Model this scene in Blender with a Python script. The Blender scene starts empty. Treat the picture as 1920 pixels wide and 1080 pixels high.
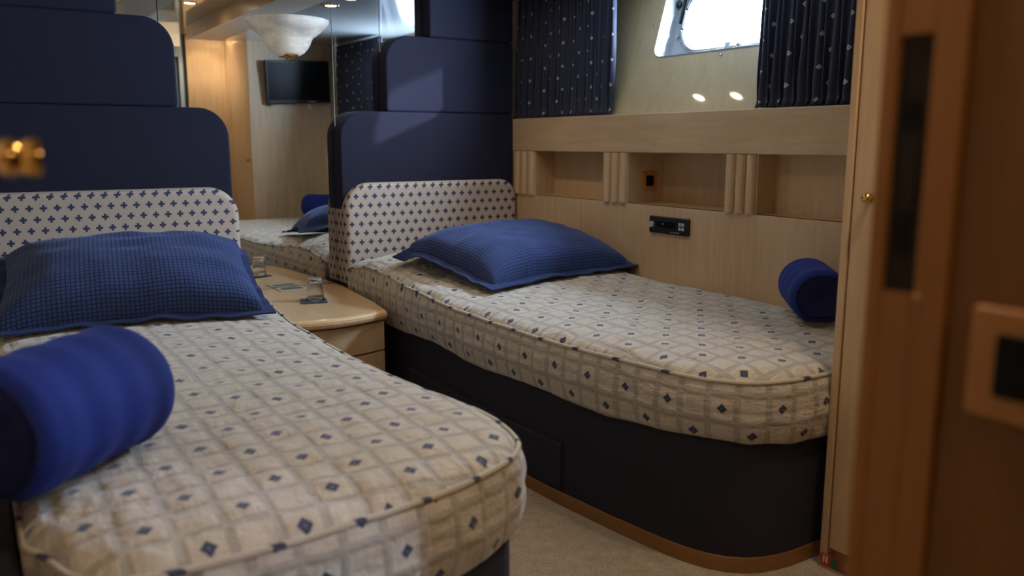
import bpy, bmesh, math, random
from mathutils import Vector, Matrix
random.seed(7)
SC = bpy.context.scene
COL = SC.collection
R = math.radians
PI = math.pi

# ---------------------------------------------------------------- camera, sky, sun, exposure
cam = bpy.data.cameras.new('camera')
cam.sensor_width = 36.0
cam.lens = 1571.8 / 1920 * 36.0
cam.clip_start = 0.02
cam.dof.use_dof = True
cam.dof.focus_distance = 3.1
cam.dof.aperture_fstop = 2.4
camo = bpy.data.objects.new('camera', cam)
COL.objects.link(camo)
camo.location = (-2.503, -3.898, 1.14)
camo.rotation_euler = (R(90 - 9.849), 0, R(-33.165))
SC.camera = camo

SC.view_settings.view_transform = 'Standard'
SC.view_settings.look = 'None'
SC.view_settings.exposure = 0.0
SC.view_settings.gamma = 1.0
SC.view_settings.use_curve_mapping = False
SC.cycles.max_bounces = 10
SC.cycles.diffuse_bounces = 5
SC.cycles.glossy_bounces = 6
SC.cycles.transparent_max_bounces = 12
SC.cycles.caustics_reflective = False
SC.cycles.caustics_refractive = False
SC.cycles.sample_clamp_indirect = 4.0

world = bpy.data.worlds.new('sky')
SC.world = world
world.use_nodes = True
bg = world.node_tree.nodes['Background']
bg.inputs['Color'].default_value = (0.56, 0.75, 1.0, 1)
bg.inputs['Strength'].default_value = 150.0


def light(name, kind, loc, power, color, size=0.05, target=None, spot=None, blend=0.6, size_y=None):
    l = bpy.data.lights.new(name, kind)
    l.energy = power
    l.color = color
    if kind == 'AREA':
        l.size = size
        if size_y:
            l.shape = 'RECTANGLE'
            l.size_y = size_y
    elif kind != 'SUN':
        l.shadow_soft_size = size
    if kind == 'SPOT':
        l.spot_size = spot or R(100)
        l.spot_blend = blend
    o = bpy.data.objects.new(name, l)
    COL.objects.link(o)
    o.location = loc
    d = Vector(target) - Vector(loc) if target is not None else Vector((0, 0, -1))
    o.rotation_euler = d.to_track_quat('-Z', 'Y').to_euler()
    return o


sun = light('sun', 'SUN', (3, -6, 3), 5.0, (0.72, 0.82, 1.0), target=(3 - 0.80, -6 + 1.30, 3 - 0.33))
sun.data.angle = R(1.0)
WARM = (1.0, 0.80, 0.58)
# daylight enters through the porthole (portal only guides the sampling of the sky)
pl = light('porthole_portal', 'AREA', (0.268, -1.449, 1.710), 1.0, (1, 1, 1), 0.74, target=(0.268 - math.cos(R(16)), -1.449, 1.710 + math.sin(R(16))), size_y=0.32)
pl.data.cycles.is_portal = True
# added soft warm fill from the corridor side, an unseen source behind the camera
light('corridor_fill', 'AREA', (-1.9, -4.5, 1.92), 4.5, (1.0, 0.74, 0.48), 0.5, size_y=0.3, target=(-1.6, -3.4, 0.6))

# ---------------------------------------------------------------- node helpers


class V:
    nt = None

    def __init__(self, s):
        self.s = s

    @staticmethod
    def m(op, *a):
        n = V.nt.nodes.new('ShaderNodeMath')
        n.operation = op
        for i, x in enumerate(a):
            if isinstance(x, V):
                V.nt.links.new(x.s, n.inputs[i])
            else:
                n.inputs[i].default_value = x
        return V(n.outputs[0])

    def __add__(self, o): return V.m('ADD', self, o)
    def __sub__(self, o): return V.m('SUBTRACT', self, o)
    def __mul__(self, o): return V.m('MULTIPLY', self, o)
    def __truediv__(self, o): return V.m('DIVIDE', self, o)
    def __lt__(self, o): return V.m('LESS_THAN', self, o)
    def __gt__(self, o): return V.m('GREATER_THAN', self, o)
    def abs(self): return V.m('ABSOLUTE', self)
    def fr(self): return V.m('FRACT', self)
    def fl(self): return V.m('FLOOR', self)
    def mod(self, o): return V.m('FLOORED_MODULO', self, o)
    def mx(self, o): return V.m('MAXIMUM', self, o)
    def mn(self, o): return V.m('MINIMUM', self, o)


def sstep(x, a, b):
    n = V.nt.nodes.new('ShaderNodeMapRange')
    n.interpolation_type = 'SMOOTHSTEP'
    V.nt.links.new(x.s, n.inputs[0])
    n.inputs[1].default_value = a
    n.inputs[2].default_value = b
    return V(n.outputs[0])


def mixc(f, a, b):
    n = V.nt.nodes.new('ShaderNodeMix')
    n.data_type = 'RGBA'
    if isinstance(f, V):
        V.nt.links.new(f.s, n.inputs[0])
    else:
        n.inputs[0].default_value = f
    for k, x in ((6, a), (7, b)):
        if isinstance(x, V):
            V.nt.links.new(x.s, n.inputs[k])
        else:
            n.inputs[k].default_value = (*x, 1)
    return V(n.outputs[2])


def mat(name):
    m = bpy.data.materials.new(name)
    m.use_nodes = True
    V.nt = m.node_tree
    return m, m.node_tree.nodes['Principled BSDF']


def lk(v, sock):
    V.nt.links.new(v.s if isinstance(v, V) else v, sock)


def coords(kind='Object', scale=None):
    n = V.nt.nodes.new('ShaderNodeTexCoord')
    out = n.outputs[kind]
    if scale:
        mp = V.nt.nodes.new('ShaderNodeMapping')
        mp.inputs['Scale'].default_value = scale
        V.nt.links.new(out, mp.inputs[0])
        out = mp.outputs[0]
    return out


def noise(vec, scale, detail=3, rough=0.5):
    n = V.nt.nodes.new('ShaderNodeTexNoise')
    n.inputs['Scale'].default_value = scale
    n.inputs['Detail'].default_value = detail
    n.inputs['Roughness'].default_value = rough
    V.nt.links.new(vec, n.inputs['Vector'])
    return V(n.outputs[0])


def sep(vec):
    n = V.nt.nodes.new('ShaderNodeSeparateXYZ')
    V.nt.links.new(vec, n.inputs[0])
    return V(n.outputs[0]), V(n.outputs[1]), V(n.outputs[2])


def bump(h, bs, strength=0.5, dist=0.002):
    n = V.nt.nodes.new('ShaderNodeBump')
    n.inputs['Strength'].default_value = strength
    n.inputs['Distance'].default_value = dist
    lk(h, n.inputs['Height'])
    V.nt.links.new(n.outputs[0], bs.inputs['Normal'])


def plain(name, col, rough=0.5, metal=0.0, coat=0.0, spec=0.5):
    m, b = mat(name)
    t = noise(coords(), 35, 2)
    c = mixc(t, [max(0, x * 0.93) for x in col], [min(1, x * 1.07) for x in col])
    lk(c, b.inputs['Base Color'])
    b.inputs['Roughness'].default_value = rough
    b.inputs['Metallic'].default_value = metal
    b.inputs['Coat Weight'].default_value = coat
    b.inputs['Coat Roughness'].default_value = 0.06
    b.inputs['Specular IOR Level'].default_value = spec
    return m


def wood(name, c1, c2, rough=0.35, coat=0.3, coat_rough=0.12, vertical=True, fig=0.5):
    m, b = mat(name)
    sc = (14, 14, 1.2) if vertical else (14, 1.2, 14)
    g = noise(coords(scale=sc), 3.0, 5, 0.6)
    f = noise(coords(scale=(2.2, 1.4, 1.0)), 1.8, 2)
    pores = noise(coords(scale=(90, 90, 5) if vertical else (90, 5, 90)), 6, 2)
    t = sstep(g * 0.55 + f * fig, 0.3, 0.8)
    c = mixc(t, c1, c2)
    c = mixc(sstep(pores, 0.62, 0.8) * 0.25, c, [x * 0.6 for x in c1])
    lk(c, b.inputs['Base Color'])
    b.inputs['Roughness'].default_value = rough
    b.inputs['Coat Weight'].default_value = coat
    b.inputs['Coat Roughness'].default_value = coat_rough
    return m


MAPLE = wood('maple', (0.50, 0.335, 0.185), (0.66, 0.47, 0.285))
MAPLE_H = wood('maple_horizontal', (0.50, 0.335, 0.185), (0.66, 0.47, 0.285), vertical=False)
LACQUER = wood('lacquered_maple', (0.50, 0.38, 0.20), (0.62, 0.49, 0.28), rough=0.4, coat=1.0, coat_rough=0.045)
TOPWOOD = wood('nightstand_wood', (0.64, 0.40, 0.20), (0.78, 0.53, 0.29), rough=0.3, coat=0.6, coat_rough=0.1, vertical=False)
MAPLE_DIM = wood('maple_warm_dim', (0.30, 0.115, 0.016), (0.40, 0.165, 0.030), rough=0.5, coat=0.0)  # same cabin wood, its warm dim light put into the colour
MAPLE_DIM2 = wood('maple_warm_dim_panel', (0.19, 0.075, 0.010), (0.25, 0.105, 0.018), rough=0.6, coat=0.0)  # darker copy for the near panel, dim warm light in the colour
PLINTHW = wood('plinth_wood', (0.25, 0.11, 0.025), (0.34, 0.155, 0.04), rough=0.35, vertical=False)
DARKGAP = plain('dark_gap', (0.02, 0.012, 0.008), 0.8)
BRASS = plain('brass', (0.72, 0.43, 0.13), 0.16, 1.0)
CHROME = plain('chrome', (0.75, 0.77, 0.80), 0.15, 1.0)
BLACKP = plain('black_plastic', (0.012, 0.012, 0.013), 0.3)
BLACKM = plain('matt_black', (0.006, 0.005, 0.005), 0.7, spec=0.15)
BLACKG = plain('black_screen', (0.005, 0.005, 0.006), 0.3, spec=0.15)
GREYP = plain('grey_plastic', (0.45, 0.46, 0.47), 0.35)
BRONZE = plain('dark_bronze', (0.022, 0.012, 0.006), 0.6, 0.0, spec=0.2)
RIMM = plain('porthole_white', (0.36, 0.38, 0.40), 0.35, 0.0, 0.3)
CEILM = plain('ceiling_lacquer', (0.34, 0.345, 0.34), 0.3, 0.0, 1.0)
CEILB = plain('ceiling_beam', (0.30, 0.25, 0.19), 0.45, 0.0, 0.1)
BLUEGREY = plain('blue_grey_panel', (0.12, 0.17, 0.22), 0.4)
PALE = plain('pale_frame', (0.42, 0.50, 0.56), 0.4)
SLATE = plain('slate_coaster', (0.035, 0.04, 0.055), 0.5)
PAPER = plain('leaflet_paper', (0.42, 0.38, 0.22), 0.5)
INK = plain('leaflet_ink', (0.05, 0.05, 0.06), 0.5)
STICKR = plain('sticker_red', (0.42, 0.05, 0.03), 0.5)
STICKW = plain('sticker_white', (0.7, 0.68, 0.62), 0.5)
STICKG = plain('sticker_green', (0.03, 0.12, 0.07), 0.5)

# mirror
MIRROR, b = mat('mirror_glass')
b.inputs['Base Color'].default_value = (0.84, 0.87, 0.87, 1)
b.inputs['Metallic'].default_value = 1
b.inputs['Roughness'].default_value = 0.012

# clear thin pane: lets light straight through with a faint reflection
PANE = bpy.data.materials.new('thin_pane')
PANE.use_nodes = True
nt = PANE.node_tree
nt.nodes.remove(nt.nodes['Principled BSDF'])
tr = nt.nodes.new('ShaderNodeBsdfTransparent')
gl = nt.nodes.new('ShaderNodeBsdfGlossy')
gl.inputs['Roughness'].default_value = 0.02
mx = nt.nodes.new('ShaderNodeMixShader')
mx.inputs[0].default_value = 0.05
nt.links.new(tr.outputs[0], mx.inputs[1])
nt.links.new(gl.outputs[0], mx.inputs[2])
nt.links.new(mx.outputs[0], nt.nodes['Material Output'].inputs['Surface'])

TUMB, b = mat('tumbler_glass')
b.inputs['Base Color'].default_value = (0.95, 0.97, 0.98, 1)
b.inputs['Transmission Weight'].default_value = 1
b.inputs['Roughness'].default_value = 0.02
b.inputs['IOR'].default_value = 1.45

# alabaster glass shade
ALAB = bpy.data.materials.new('alabaster')
ALAB.use_nodes = True
V.nt = ALAB.node_tree
b = V.nt.nodes['Principled BSDF']
n1 = noise(coords(scale=(3, 3, 9)), 2.6, 5, 0.6)
c = mixc(sstep(n1, 0.38, 0.62), (0.70, 0.69, 0.67), (0.97, 0.96, 0.92))
lk(c, b.inputs['Base Color'])
b.inputs['Roughness'].default_value = 0.25
trn = V.nt.nodes.new('ShaderNodeBsdfTranslucent')
lk(c, trn.inputs['Color'])
mxs = V.nt.nodes.new('ShaderNodeMixShader')
mxs.inputs[0].default_value = 0.5
V.nt.links.new(b.outputs[0], mxs.inputs[1])
V.nt.links.new(trn.outputs[0], mxs.inputs[2])
V.nt.links.new(mxs.outputs[0], V.nt.nodes['Material Output'].inputs['Surface'])


def fabric(name, col, rough=0.85, sheen=0.4, tint=(0.4, 0.5, 1.0), weave=700, bs=0.25):
    m, b = mat(name)
    t = noise(coords(), 9, 3)
    c = mixc(t, [x * 0.85 for x in col], [x * 1.15 for x in col])
    lk(c, b.inputs['Base Color'])
    b.inputs['Roughness'].default_value = rough
    b.inputs['Sheen Weight'].default_value = sheen
    b.inputs['Sheen Tint'].default_value = (*tint, 1)
    b.inputs['Sheen Roughness'].default_value = 0.4
    b.inputs['Specular IOR Level'].default_value = 0.25
    bump(noise(coords(), weave, 2), b, bs, 0.001)
    return m


NAVY = fabric('navy_suede', (0.0145, 0.0145, 0.031), sheen=0.07)
NAVYB = fabric('navy_base_cloth', (0.026, 0.025, 0.038), sheen=0.05)
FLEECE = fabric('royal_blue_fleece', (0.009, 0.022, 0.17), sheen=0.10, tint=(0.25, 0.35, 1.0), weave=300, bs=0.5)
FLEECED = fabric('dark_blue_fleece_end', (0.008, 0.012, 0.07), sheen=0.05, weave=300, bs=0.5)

# quilted bed cover: UV in metres; checker of squares with woven bands and navy lozenges
QUILT, b = mat('lozenge_quilt')
u, v, _ = sep(coords('UV'))
cell = 0.0735
wob = noise(coords('UV', (1, 1, 1)), 9, 2) * 0.012
a_ = (u + wob) / cell
b_ = (v + wob) / cell
fa = (a_.fr() - 0.5).abs()
fb = (b_.fr() - 0.5).abs()
par = (a_.fl() + b_.fl()).mod(2.0)
mxf = fa.mx(fb)
band = sstep(mxf, 0.385, 0.405)
edge = (mxf - 0.39).abs() < 0.018
loz = ((fa + fb) < 0.19) * (par < 0.5)
hole = (fa + fb) < 0.05
crease = noise(coords('UV', (1, 2.2, 1)), 22, 4, 0.6)
c = mixc(crease, (0.53, 0.47, 0.385), (0.65, 0.595, 0.505))
c = mixc(band * 0.7, c, (0.36, 0.325, 0.285))
c = mixc(edge * 0.35, c, (0.30, 0.27, 0.235))
c = mixc(loz, c, (0.042, 0.052, 0.105))
c = mixc(loz * hole * 0.5, c, (0.20, 0.22, 0.30))
lk(c, b.inputs['Base Color'])
b.inputs['Roughness'].default_value = 0.75
b.inputs['Sheen Weight'].default_value = 0.55
b.inputs['Sheen Roughness'].default_value = 0.35
b.inputs['Specular IOR Level'].default_value = 0.35
wr = noise(coords('UV', (1.0, 2.6, 1)), 30, 3, 0.65)
wr2 = noise(coords('UV', (2.4, 1.0, 1)), 14, 3, 0.6)
fine = noise(coords('UV'), 600, 1)
hgt = wr * 0.55 + wr2 * 0.7 - sstep(mxf, 0.30, 0.5) * 0.22 + fine * 0.04
bump(hgt, b, 0.95, 0.011)

# cream cloth with a stagger of navy crosses (object space, x/z)
CROSS, b = mat('cross_print_cloth')
x, y, z = sep(coords())
sx, sz = 0.0485, 0.0440
z1 = (z + 0.017) / sz
row = z1.fl().mod(2.0)
fx = (((x - y) / sx + row * 0.5).fr() - 0.5).abs() * sx
fz = (z1.fr() - 0.5).abs() * sz
cr = (((fx < 0.0046) * (fz < 0.0130)) + ((fz < 0.0046) * (fx < 0.0130))) > 0.5
notch = ((fx - 0.0062).abs() + (fz - 0.0062).abs()) < 0.0028
cr2 = cr
weave = noise(coords(), 260, 2)
c = mixc(weave, (0.44, 0.355, 0.285), (0.55, 0.455, 0.375))
c = mixc(cr2, c, (0.030, 0.038, 0.088))
lk(c, b.inputs['Base Color'])
b.inputs['Roughness'].default_value = 0.8
bump(weave, b, 0.3, 0.001)

# navy curtain cloth with small pale lozenges, UV along the cloth
CURT, b = mat('navy_curtain_cloth')
u, v, _ = sep(coords('UV'))
cx_, cz_ = 0.075, 0.112
q = u / cx_
colp = q.fl().mod(2.0)
du = ((q.fr() - 0.5).abs()) * cx_
dv = (((v / cz_ + colp * 0.5).fr()) - 0.5).abs() * cz_
dot = (du + dv) < 0.0095
hol = (du + dv) < 0.003
c = mixc(noise(coords(), 14, 2), (0.013, 0.015, 0.036), (0.023, 0.027, 0.058))
c = mixc(dot, c, (0.50, 0.46, 0.42))
c = mixc(hol * 0.8, c, (0.06, 0.07, 0.13))
lk(c, b.inputs['Base Color'])
b.inputs['Roughness'].default_value = 0.7
b.inputs['Sheen Weight'].default_value = 0.1
LINING = plain('curtain_lining', (0.30, 0.36, 0.50), 0.7)

# waffle cloth of the pillows
WAFF, b = mat('blue_waffle_cloth')
u, v, _ = sep(coords('UV'))
ws = 0.0135
wa = ((u / ws).fr() - 0.5).abs()
wb = ((v / ws).fr() - 0.5).abs()
ln = sstep(wa.mx(wb), 0.26, 0.46)
base = mixc(noise(coords(), 8, 2), (0.032, 0.056, 0.165), (0.044, 0.074, 0.205))
c = mixc(ln * 0.9, base, (0.012, 0.020, 0.060))
lk(c, b.inputs['Base Color'])
b.inputs['Roughness'].default_value = 0.85
b.inputs['Sheen Weight'].default_value = 0.2
b.inputs['Sheen Tint'].default_value = (0.5, 0.6, 1, 1)
b.inputs['Specular IOR Level'].default_value = 0.2
bump(noise(coords(), 7, 3) * 1.2 - ln * 0.12, b, 0.6, 0.012)
FLANGE = fabric('blue_flange_cloth', (0.022, 0.036, 0.105), sheen=0.15, weave=400)

# carpet
CARPET, b = mat('beige_carpet')
n1 = noise(coords(), 130, 3, 0.75)
n2 = noise(coords(), 26, 3)
c = mixc(sstep(n1 * 0.7 + n2 * 0.3, 0.3, 0.7), (0.36, 0.29, 0.22), (0.64, 0.55, 0.44))
lk(c, b.inputs['Base Color'])
b.inputs['Roughness'].default_value = 0.95
bump(n1, b, 1.0, 0.006)

EMIT = bpy.data.materials.new('lamp_lens')
EMIT.use_nodes = True
eb = EMIT.node_tree.nodes['Principled BSDF']
eb.inputs['Emission Color'].default_value = (1.0, 0.80, 0.55, 1)
eb.inputs['Emission Strength'].default_value = 60.0
BULB = bpy.data.materials.new('lit_bulb')
BULB.use_nodes = True
bb_ = BULB.node_tree.nodes['Principled BSDF']
bb_.inputs['Emission Color'].default_value = (1.0, 0.93, 0.82, 1)
bb_.inputs['Emission Strength'].default_value = 170.0

# ---------------------------------------------------------------- object helpers


def prop(o, label=None, cat=None, group=None, kind=None):
    if label: o['label'] = label
    if cat: o['category'] = cat
    if group: o['group'] = group
    if kind: o['kind'] = kind
    return o


def empty(name, loc=(0, 0, 0), rotz=0, label=None, cat=None, group=None, kind=None):
    o = bpy.data.objects.new(name, None)
    o.empty_display_size = 0.05
    COL.objects.link(o)
    o.location = loc
    o.rotation_euler = (0, 0, rotz)
    return prop(o, label, cat, group, kind)


def mesh(name, vs, fs, m, parent=None, smooth=False, uvs=None, loc=None):
    """vs are world coordinates when loc is given (made relative to it)."""
    me = bpy.data.meshes.new(name)
    me.from_pydata([tuple(v) for v in vs], [], fs)
    me.update()
    if uvs is not None:
        ul = me.uv_layers.new(name='UVMap')
        for lp in me.loops:
            ul.data[lp.index].uv = uvs[lp.vertex_index]
    if isinstance(m, (list, tuple)):
        for x_ in m: me.materials.append(x_)
    else:
        me.materials.append(m)
    if smooth:
        for p_ in me.polygons: p_.use_smooth = True
    o = bpy.data.objects.new(name, me)
    COL.objects.link(o)
    if parent is not None: o.parent = parent
    if loc is not None: o.location = loc
    return o


def fin(name, bm, m, parent=None, smooth=False, loc=None):
    bmesh.ops.recalc_face_normals(bm, faces=bm.faces[:])
    if smooth:
        for e_ in bm.edges:
            if len(e_.link_faces) == 2 and e_.calc_face_angle(0) > R(50): e_.smooth = False
    me = bpy.data.meshes.new(name)
    bm.to_mesh(me)
    bm.free()
    me.materials.append(m)
    if smooth:
        for p_ in me.polygons: p_.use_smooth = True
    o = bpy.data.objects.new(name, me)
    COL.objects.link(o)
    if parent is not None: o.parent = parent
    if loc is not None: o.location = loc
    return o


def box(name, x0, x1, y0, y1, z0, z1, m, parent=None, bev=0.002, seg=2, smooth=False):
    bm = bmesh.new()
    r = bmesh.ops.create_cube(bm, size=1.0)
    for v_ in bm.verts:
        v_.co = Vector((x0 + (v_.co.x + .5) * (x1 - x0), y0 + (v_.co.y + .5) * (y1 - y0), z0 + (v_.co.z + .5) * (z1 - z0)))
    if bev:
        bmesh.ops.bevel(bm, geom=bm.edges[:], offset=bev, segments=seg, affect='EDGES', profile=0.5)
    return fin(name, bm, m, parent, smooth)


def rrect(x0, x1, z0, z1, rs, n=8):
    """rounded rectangle outline, radii order: bottom-left, bottom-right, top-right, top-left (CCW)"""
    P = []
    cs = [(x0, z0, 180), (x1, z0, 270), (x1, z1, 0), (x0, z1, 90)]
    for (cx, cz, a0), r in zip(cs, rs):
        sx = 1 if cx == x0 else -1
        sz = 1 if cz == z0 else -1
        for k in range(n + 1):
            a = R(a0 + 90 * k / n)
            P.append((cx + sx * r + r * math.cos(a), cz + sz * r + r * math.sin(a)))
    return P


def pad(name, x0, x1, z0, z1, depth, m, parent=None, rs=(0.01,) * 4, er=0.02, plane='xz', origin=(0, 0, 0), n=8, puff=0.0, smooth=True, frame=None):
    """cushioned slab: outline in the local (a,b) plane, thickness along local c, rounded front edge.
    frame = (A, B, Cdir) unit vectors, origin = world point of (a=0,b=0,c=0)"""
    if frame is None:
        frame = (Vector((1, 0, 0)), Vector((0, 0, 1)), Vector((0, -1, 0)))
    A, B, Cc = frame
    O = Vector(origin)
    rings = [(0, 0.0), (0, depth - er)]
    K = 5
    for k in range(1, K + 1):
        t = k / K * PI / 2
        rings.append((er * (1 - math.cos(t)), depth - er + er * math.sin(t)))
    if puff:
        for k in range(1, 6):
            t = k / 5
            rings.append((er + t * min(x1 - x0, z1 - z0) * 0.3, depth + puff * math.sin(t * PI / 2)))
    vs, fs = [], []
    N = None
    for ins, c in rings:
        pts = rrect(x0 + ins, x1 - ins, z0 + ins, z1 - ins, [max(r - ins, 0.0015) for r in rs], n)
        N = len(pts)
        for a, bb in pts:
            vs.append(O + A * a + B * bb + Cc * c)
    for i in range(len(rings) - 1):
        for j in range(N):
            k = (j + 1) % N
            fs.append((i * N + j, i * N + k, (i + 1) * N + k, (i + 1) * N + j))
    fs.append(tuple((len(rings) - 1) * N + j for j in range(N)))
    fs.append(tuple(reversed(range(N))))
    bm = bmesh.new()
    bv = [bm.verts.new(v_) for v_ in vs]
    for f in fs:
        bm.faces.new([bv[i] for i in f])
    o = fin(name, bm, m, parent, smooth)
    if smooth:
        mod = o.modifiers.new('ws', 'WEIGHTED_NORMAL')
        mod.keep_sharp = True
        mod.weight = 80
    return o


def tube(name, pts, rad, m, parent=None, sides=8, closed=False, bm=None, caps=True):
    own = bm is None
    if own: bm = bmesh.new()
    P = [Vector(p_) for p_ in pts]
    rings = []
    n = len(P)
    up = Vector((0, 0, 1))
    for i, p_ in enumerate(P):
        if closed:
            t = P[(i + 1) % n] - P[i - 1]
        else:
            t = P[min(i + 1, n - 1)] - P[max(i - 1, 0)]
        t.normalize()
        ref = up if abs(t.dot(up)) < 0.95 else Vector((1, 0, 0))
        a = t.cross(ref).normalized()
        bb = a.cross(t)
        r = rad[i] if isinstance(rad, (list, tuple)) else rad
        rings.append([bm.verts.new(p_ + a * (r * math.cos(2 * PI * k / sides)) + bb * (r * math.sin(2 * PI * k / sides))) for k in range(sides)])
    for i in range(n if closed else n - 1):
        A, B = rings[i], rings[(i + 1) % n]
        for k in range(sides):
            bm.faces.new((A[k], A[(k + 1) % sides], B[(k + 1) % sides], B[k]))
    if not closed and caps:
        bm.faces.new(rings[0][::-1])
        bm.faces.new(rings[-1])
    if own:
        return fin(name, bm, m, parent, True)
    return bm


def lathe(name, prof, axis_o, axis_d, m, parent=None, sides=32, a0=0, a1=360, smooth=True, caps=False):
    """prof: (radius, distance along axis)"""
    d = Vector(axis_d).normalized()
    ref = Vector((0, 0, 1)) if abs(d.z) < 0.9 else Vector((1, 0, 0))
    A = d.cross(ref).normalized()
    B = d.cross(A)
    full = abs(a1 - a0 - 360) < 1e-6
    ns = sides if full else sides + 1
    vs, fs = [], []
    for r, h in prof:
        for k in range(ns):
            a = R(a0 + (a1 - a0) * k / sides)
            vs.append(Vector(axis_o) + d * h + A * (r * math.cos(a)) + B * (r * math.sin(a)))
    for i in range(len(prof) - 1):
        for k in range(sides):
            k2 = (k + 1) % ns
            fs.append((i * ns + k, i * ns + k2, (i + 1) * ns + k2, (i + 1) * ns + k))
    bm = bmesh.new()
    bv = [bm.verts.new(v_) for v_ in vs]
    for f in fs:
        bm.faces.new([bv[i] for i in f])
    if caps:
        bm.faces.new(bv[:ns][::-1])
        bm.faces.new(bv[-ns:])
    bmesh.ops.remove_doubles(bm, verts=bm.verts[:], dist=1e-5)
    return fin(name, bm, m, parent, smooth)


def crom(P, per=8, closed=False):
    out = []
    n = len(P)
    Q = [Vector(p_) for p_ in P]
    for i in range(n if closed else n - 1):
        p0 = Q[(i - 1) % n] if closed or i > 0 else Q[0] * 2 - Q[1]
        p1 = Q[i]
        p2 = Q[(i + 1) % n]
        p3 = Q[(i + 2) % n] if closed or i + 2 < n else Q[-1] * 2 - Q[-2]
        for k in range(per):
            t = k / per
            out.append(0.5 * ((2 * p1) + (p2 - p0) * t + (2 * p0 - 5 * p1 + 4 * p2 - p3) * t * t + (3 * p1 - p0 - 3 * p2 + p3) * t ** 3))
    if not closed:
        out.append(Q[-1].copy())
    return out


def hsh(i, j, s=0):
    v_ = math.sin(i * 127.1 + j * 311.7 + s * 74.7) * 43758.5453
    return v_ - math.floor(v_)


def vnoise(x, y, s=0):
    i, j = math.floor(x), math.floor(y)
    fx, fy = x - i, y - j
    fx = fx * fx * (3 - 2 * fx)
    fy = fy * fy * (3 - 2 * fy)
    a, b_, c_, d_ = hsh(i, j, s), hsh(i + 1, j, s), hsh(i, j + 1, s), hsh(i + 1, j + 1, s)
    return (a + (b_ - a) * fx) * (1 - fy) + (c_ + (d_ - c_) * fx) * fy - 0.5

# ================================================================= SETTING
CZ = 1.885      # side ceiling
CZ2 = 1.972     # raised centre ceiling
FY = -2.575     # foot wall of the starboard berth
XL = -2.60     # port side wall by the berth

# floor
box('floor', -3.3, 0.4, -5.2, 0.1, -0.06, 0.0, CARPET, bev=0).__setitem__('kind', 'structure')
# headboard wall behind the mirror and headboards
box('wall_back', -3.2, 0.5, 0.012, 0.10, 0.0, 2.1, MAPLE, bev=0)['kind'] = 'structure'
# mirror: joined panels on the wall, each a piece of the mirror
mir = empty('wall_mirror', (-1.24, 0.0, 0.46), label='large frameless wall mirror between and above the two navy headboards', cat='mirror')
def mpanel(x0, x1, z0, z1):
    o = box('mirror_panel', x0 + 0.0008, x1 - 0.0008, 0.0, 0.010, z0, z1, MIRROR, None, bev=0.0012, seg=1)
    o.parent = mir
    o.matrix_parent_inverse = Matrix.Translation((1.24, 0, -0.46))
mpanel(-1.742, -0.972, 0.40, CZ2)
mpanel(-0.972, -0.728, 0.9, CZ)
mpanel(-0.728, -0.01, 0.9, CZ)
mpanel(-2.47, -1.742, 0.9, CZ)

# ceiling
ce = empty('ceiling', (0, 0, CZ), kind='structure')
def cpart(name, *a, m=CEILM, **k):
    o = box(name, *a, m, None, **k)
    o.parent = ce
    o.matrix_parent_inverse = Matrix.Translation((0, 0, -CZ))
    return o
cpart('ceiling_panel', -0.785, 0.238, -2.66, 0.012, CZ, CZ + 0.12, bev=0)
cpart('ceiling_panel', -3.2, -1.70, -2.66, 0.012, CZ, CZ + 0.12, bev=0)
cpart('ceiling_panel', -1.70, -0.785, -2.66, 0.012, CZ2, CZ2 + 0.05, m=LACQUER, bev=0)
cpart('ceiling_panel', -3.3, 0.5, -5.2, -2.66, CZ2, CZ2 + 0.05, m=LACQUER, bev=0)
cpart('ceiling_beam', -1.02, -0.785, -2.66, -0.001, CZ - 0.004, CZ2, m=CEILB, bev=0.004)
cpart('ceiling_beam', -1.70, -1.465, -2.66, -0.001, CZ - 0.004, CZ2, m=CEILB, bev=0.004)
cpart('trim_strip', -1.032, -1.020, -2.66, -0.001, CZ - 0.012, CZ2, m=MAPLE, bev=0.002)

# port wall (mostly outside the picture), corridor walls behind the camera
box('wall_left', -2.66, XL - 0.002, -2.74, 0.012, 0.0, 2.1, MAPLE, bev=0)['kind'] = 'structure'
box('trim_3', -2.512, -2.482, -2.74, -0.14, 0.0, 0.50, NAVYB, bev=0.006)['kind'] = 'structure'
box('wall_left_entry', -3.3, -3.2, -5.2, -2.74, 0.0, 2.1, MAPLE, bev=0)['kind'] = 'structure'
box('wall_front', -3.3, 0.5, -5.3, -5.2, 0.0, 2.1, MAPLE, bev=0)['kind'] = 'structure'
box('wall_left_return', -3.2, -2.62, -2.80, -2.74, 0.0, 2.1, MAPLE, bev=0)['kind'] = 'structure'
box('wall_front_passage', -0.93, 0.5, -3.26, -3.18, 0.0, 2.1, MAPLE, bev=0)['kind'] = 'structure'
box('wall_right_passage', -1.40, -1.36, -5.2, -3.32, 0.0, 2.1, MAPLE, bev=0)['kind'] = 'structure'

# far door seen only in the mirror: blue grey leaf in a pale frame
d1 = empty('door_1', (-1.14, -3.2, 0), kind='structure')
def dp(name, *a, **k):
    o = box(name, *a, **k)
    o.parent = d1
    o.matrix_parent_inverse = Matrix.Translation((1.14, 3.2, 0))
    return o
dp('door_leaf', -1.35, -0.985, -3.25, -3.215, 0.0, 1.80, BLUEGREY)
dp('door_frame', -0.985, -0.955, -3.25, -3.20, 0.0, 1.88, PALE)
dp('door_frame', -1.36, -0.985, -3.25, -3.20, 1.80, 1.88, PALE)
dp('door_frame', -0.955, -0.93, -3.25, -3.205, 0.0, 2.0, BLUEGREY)

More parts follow.
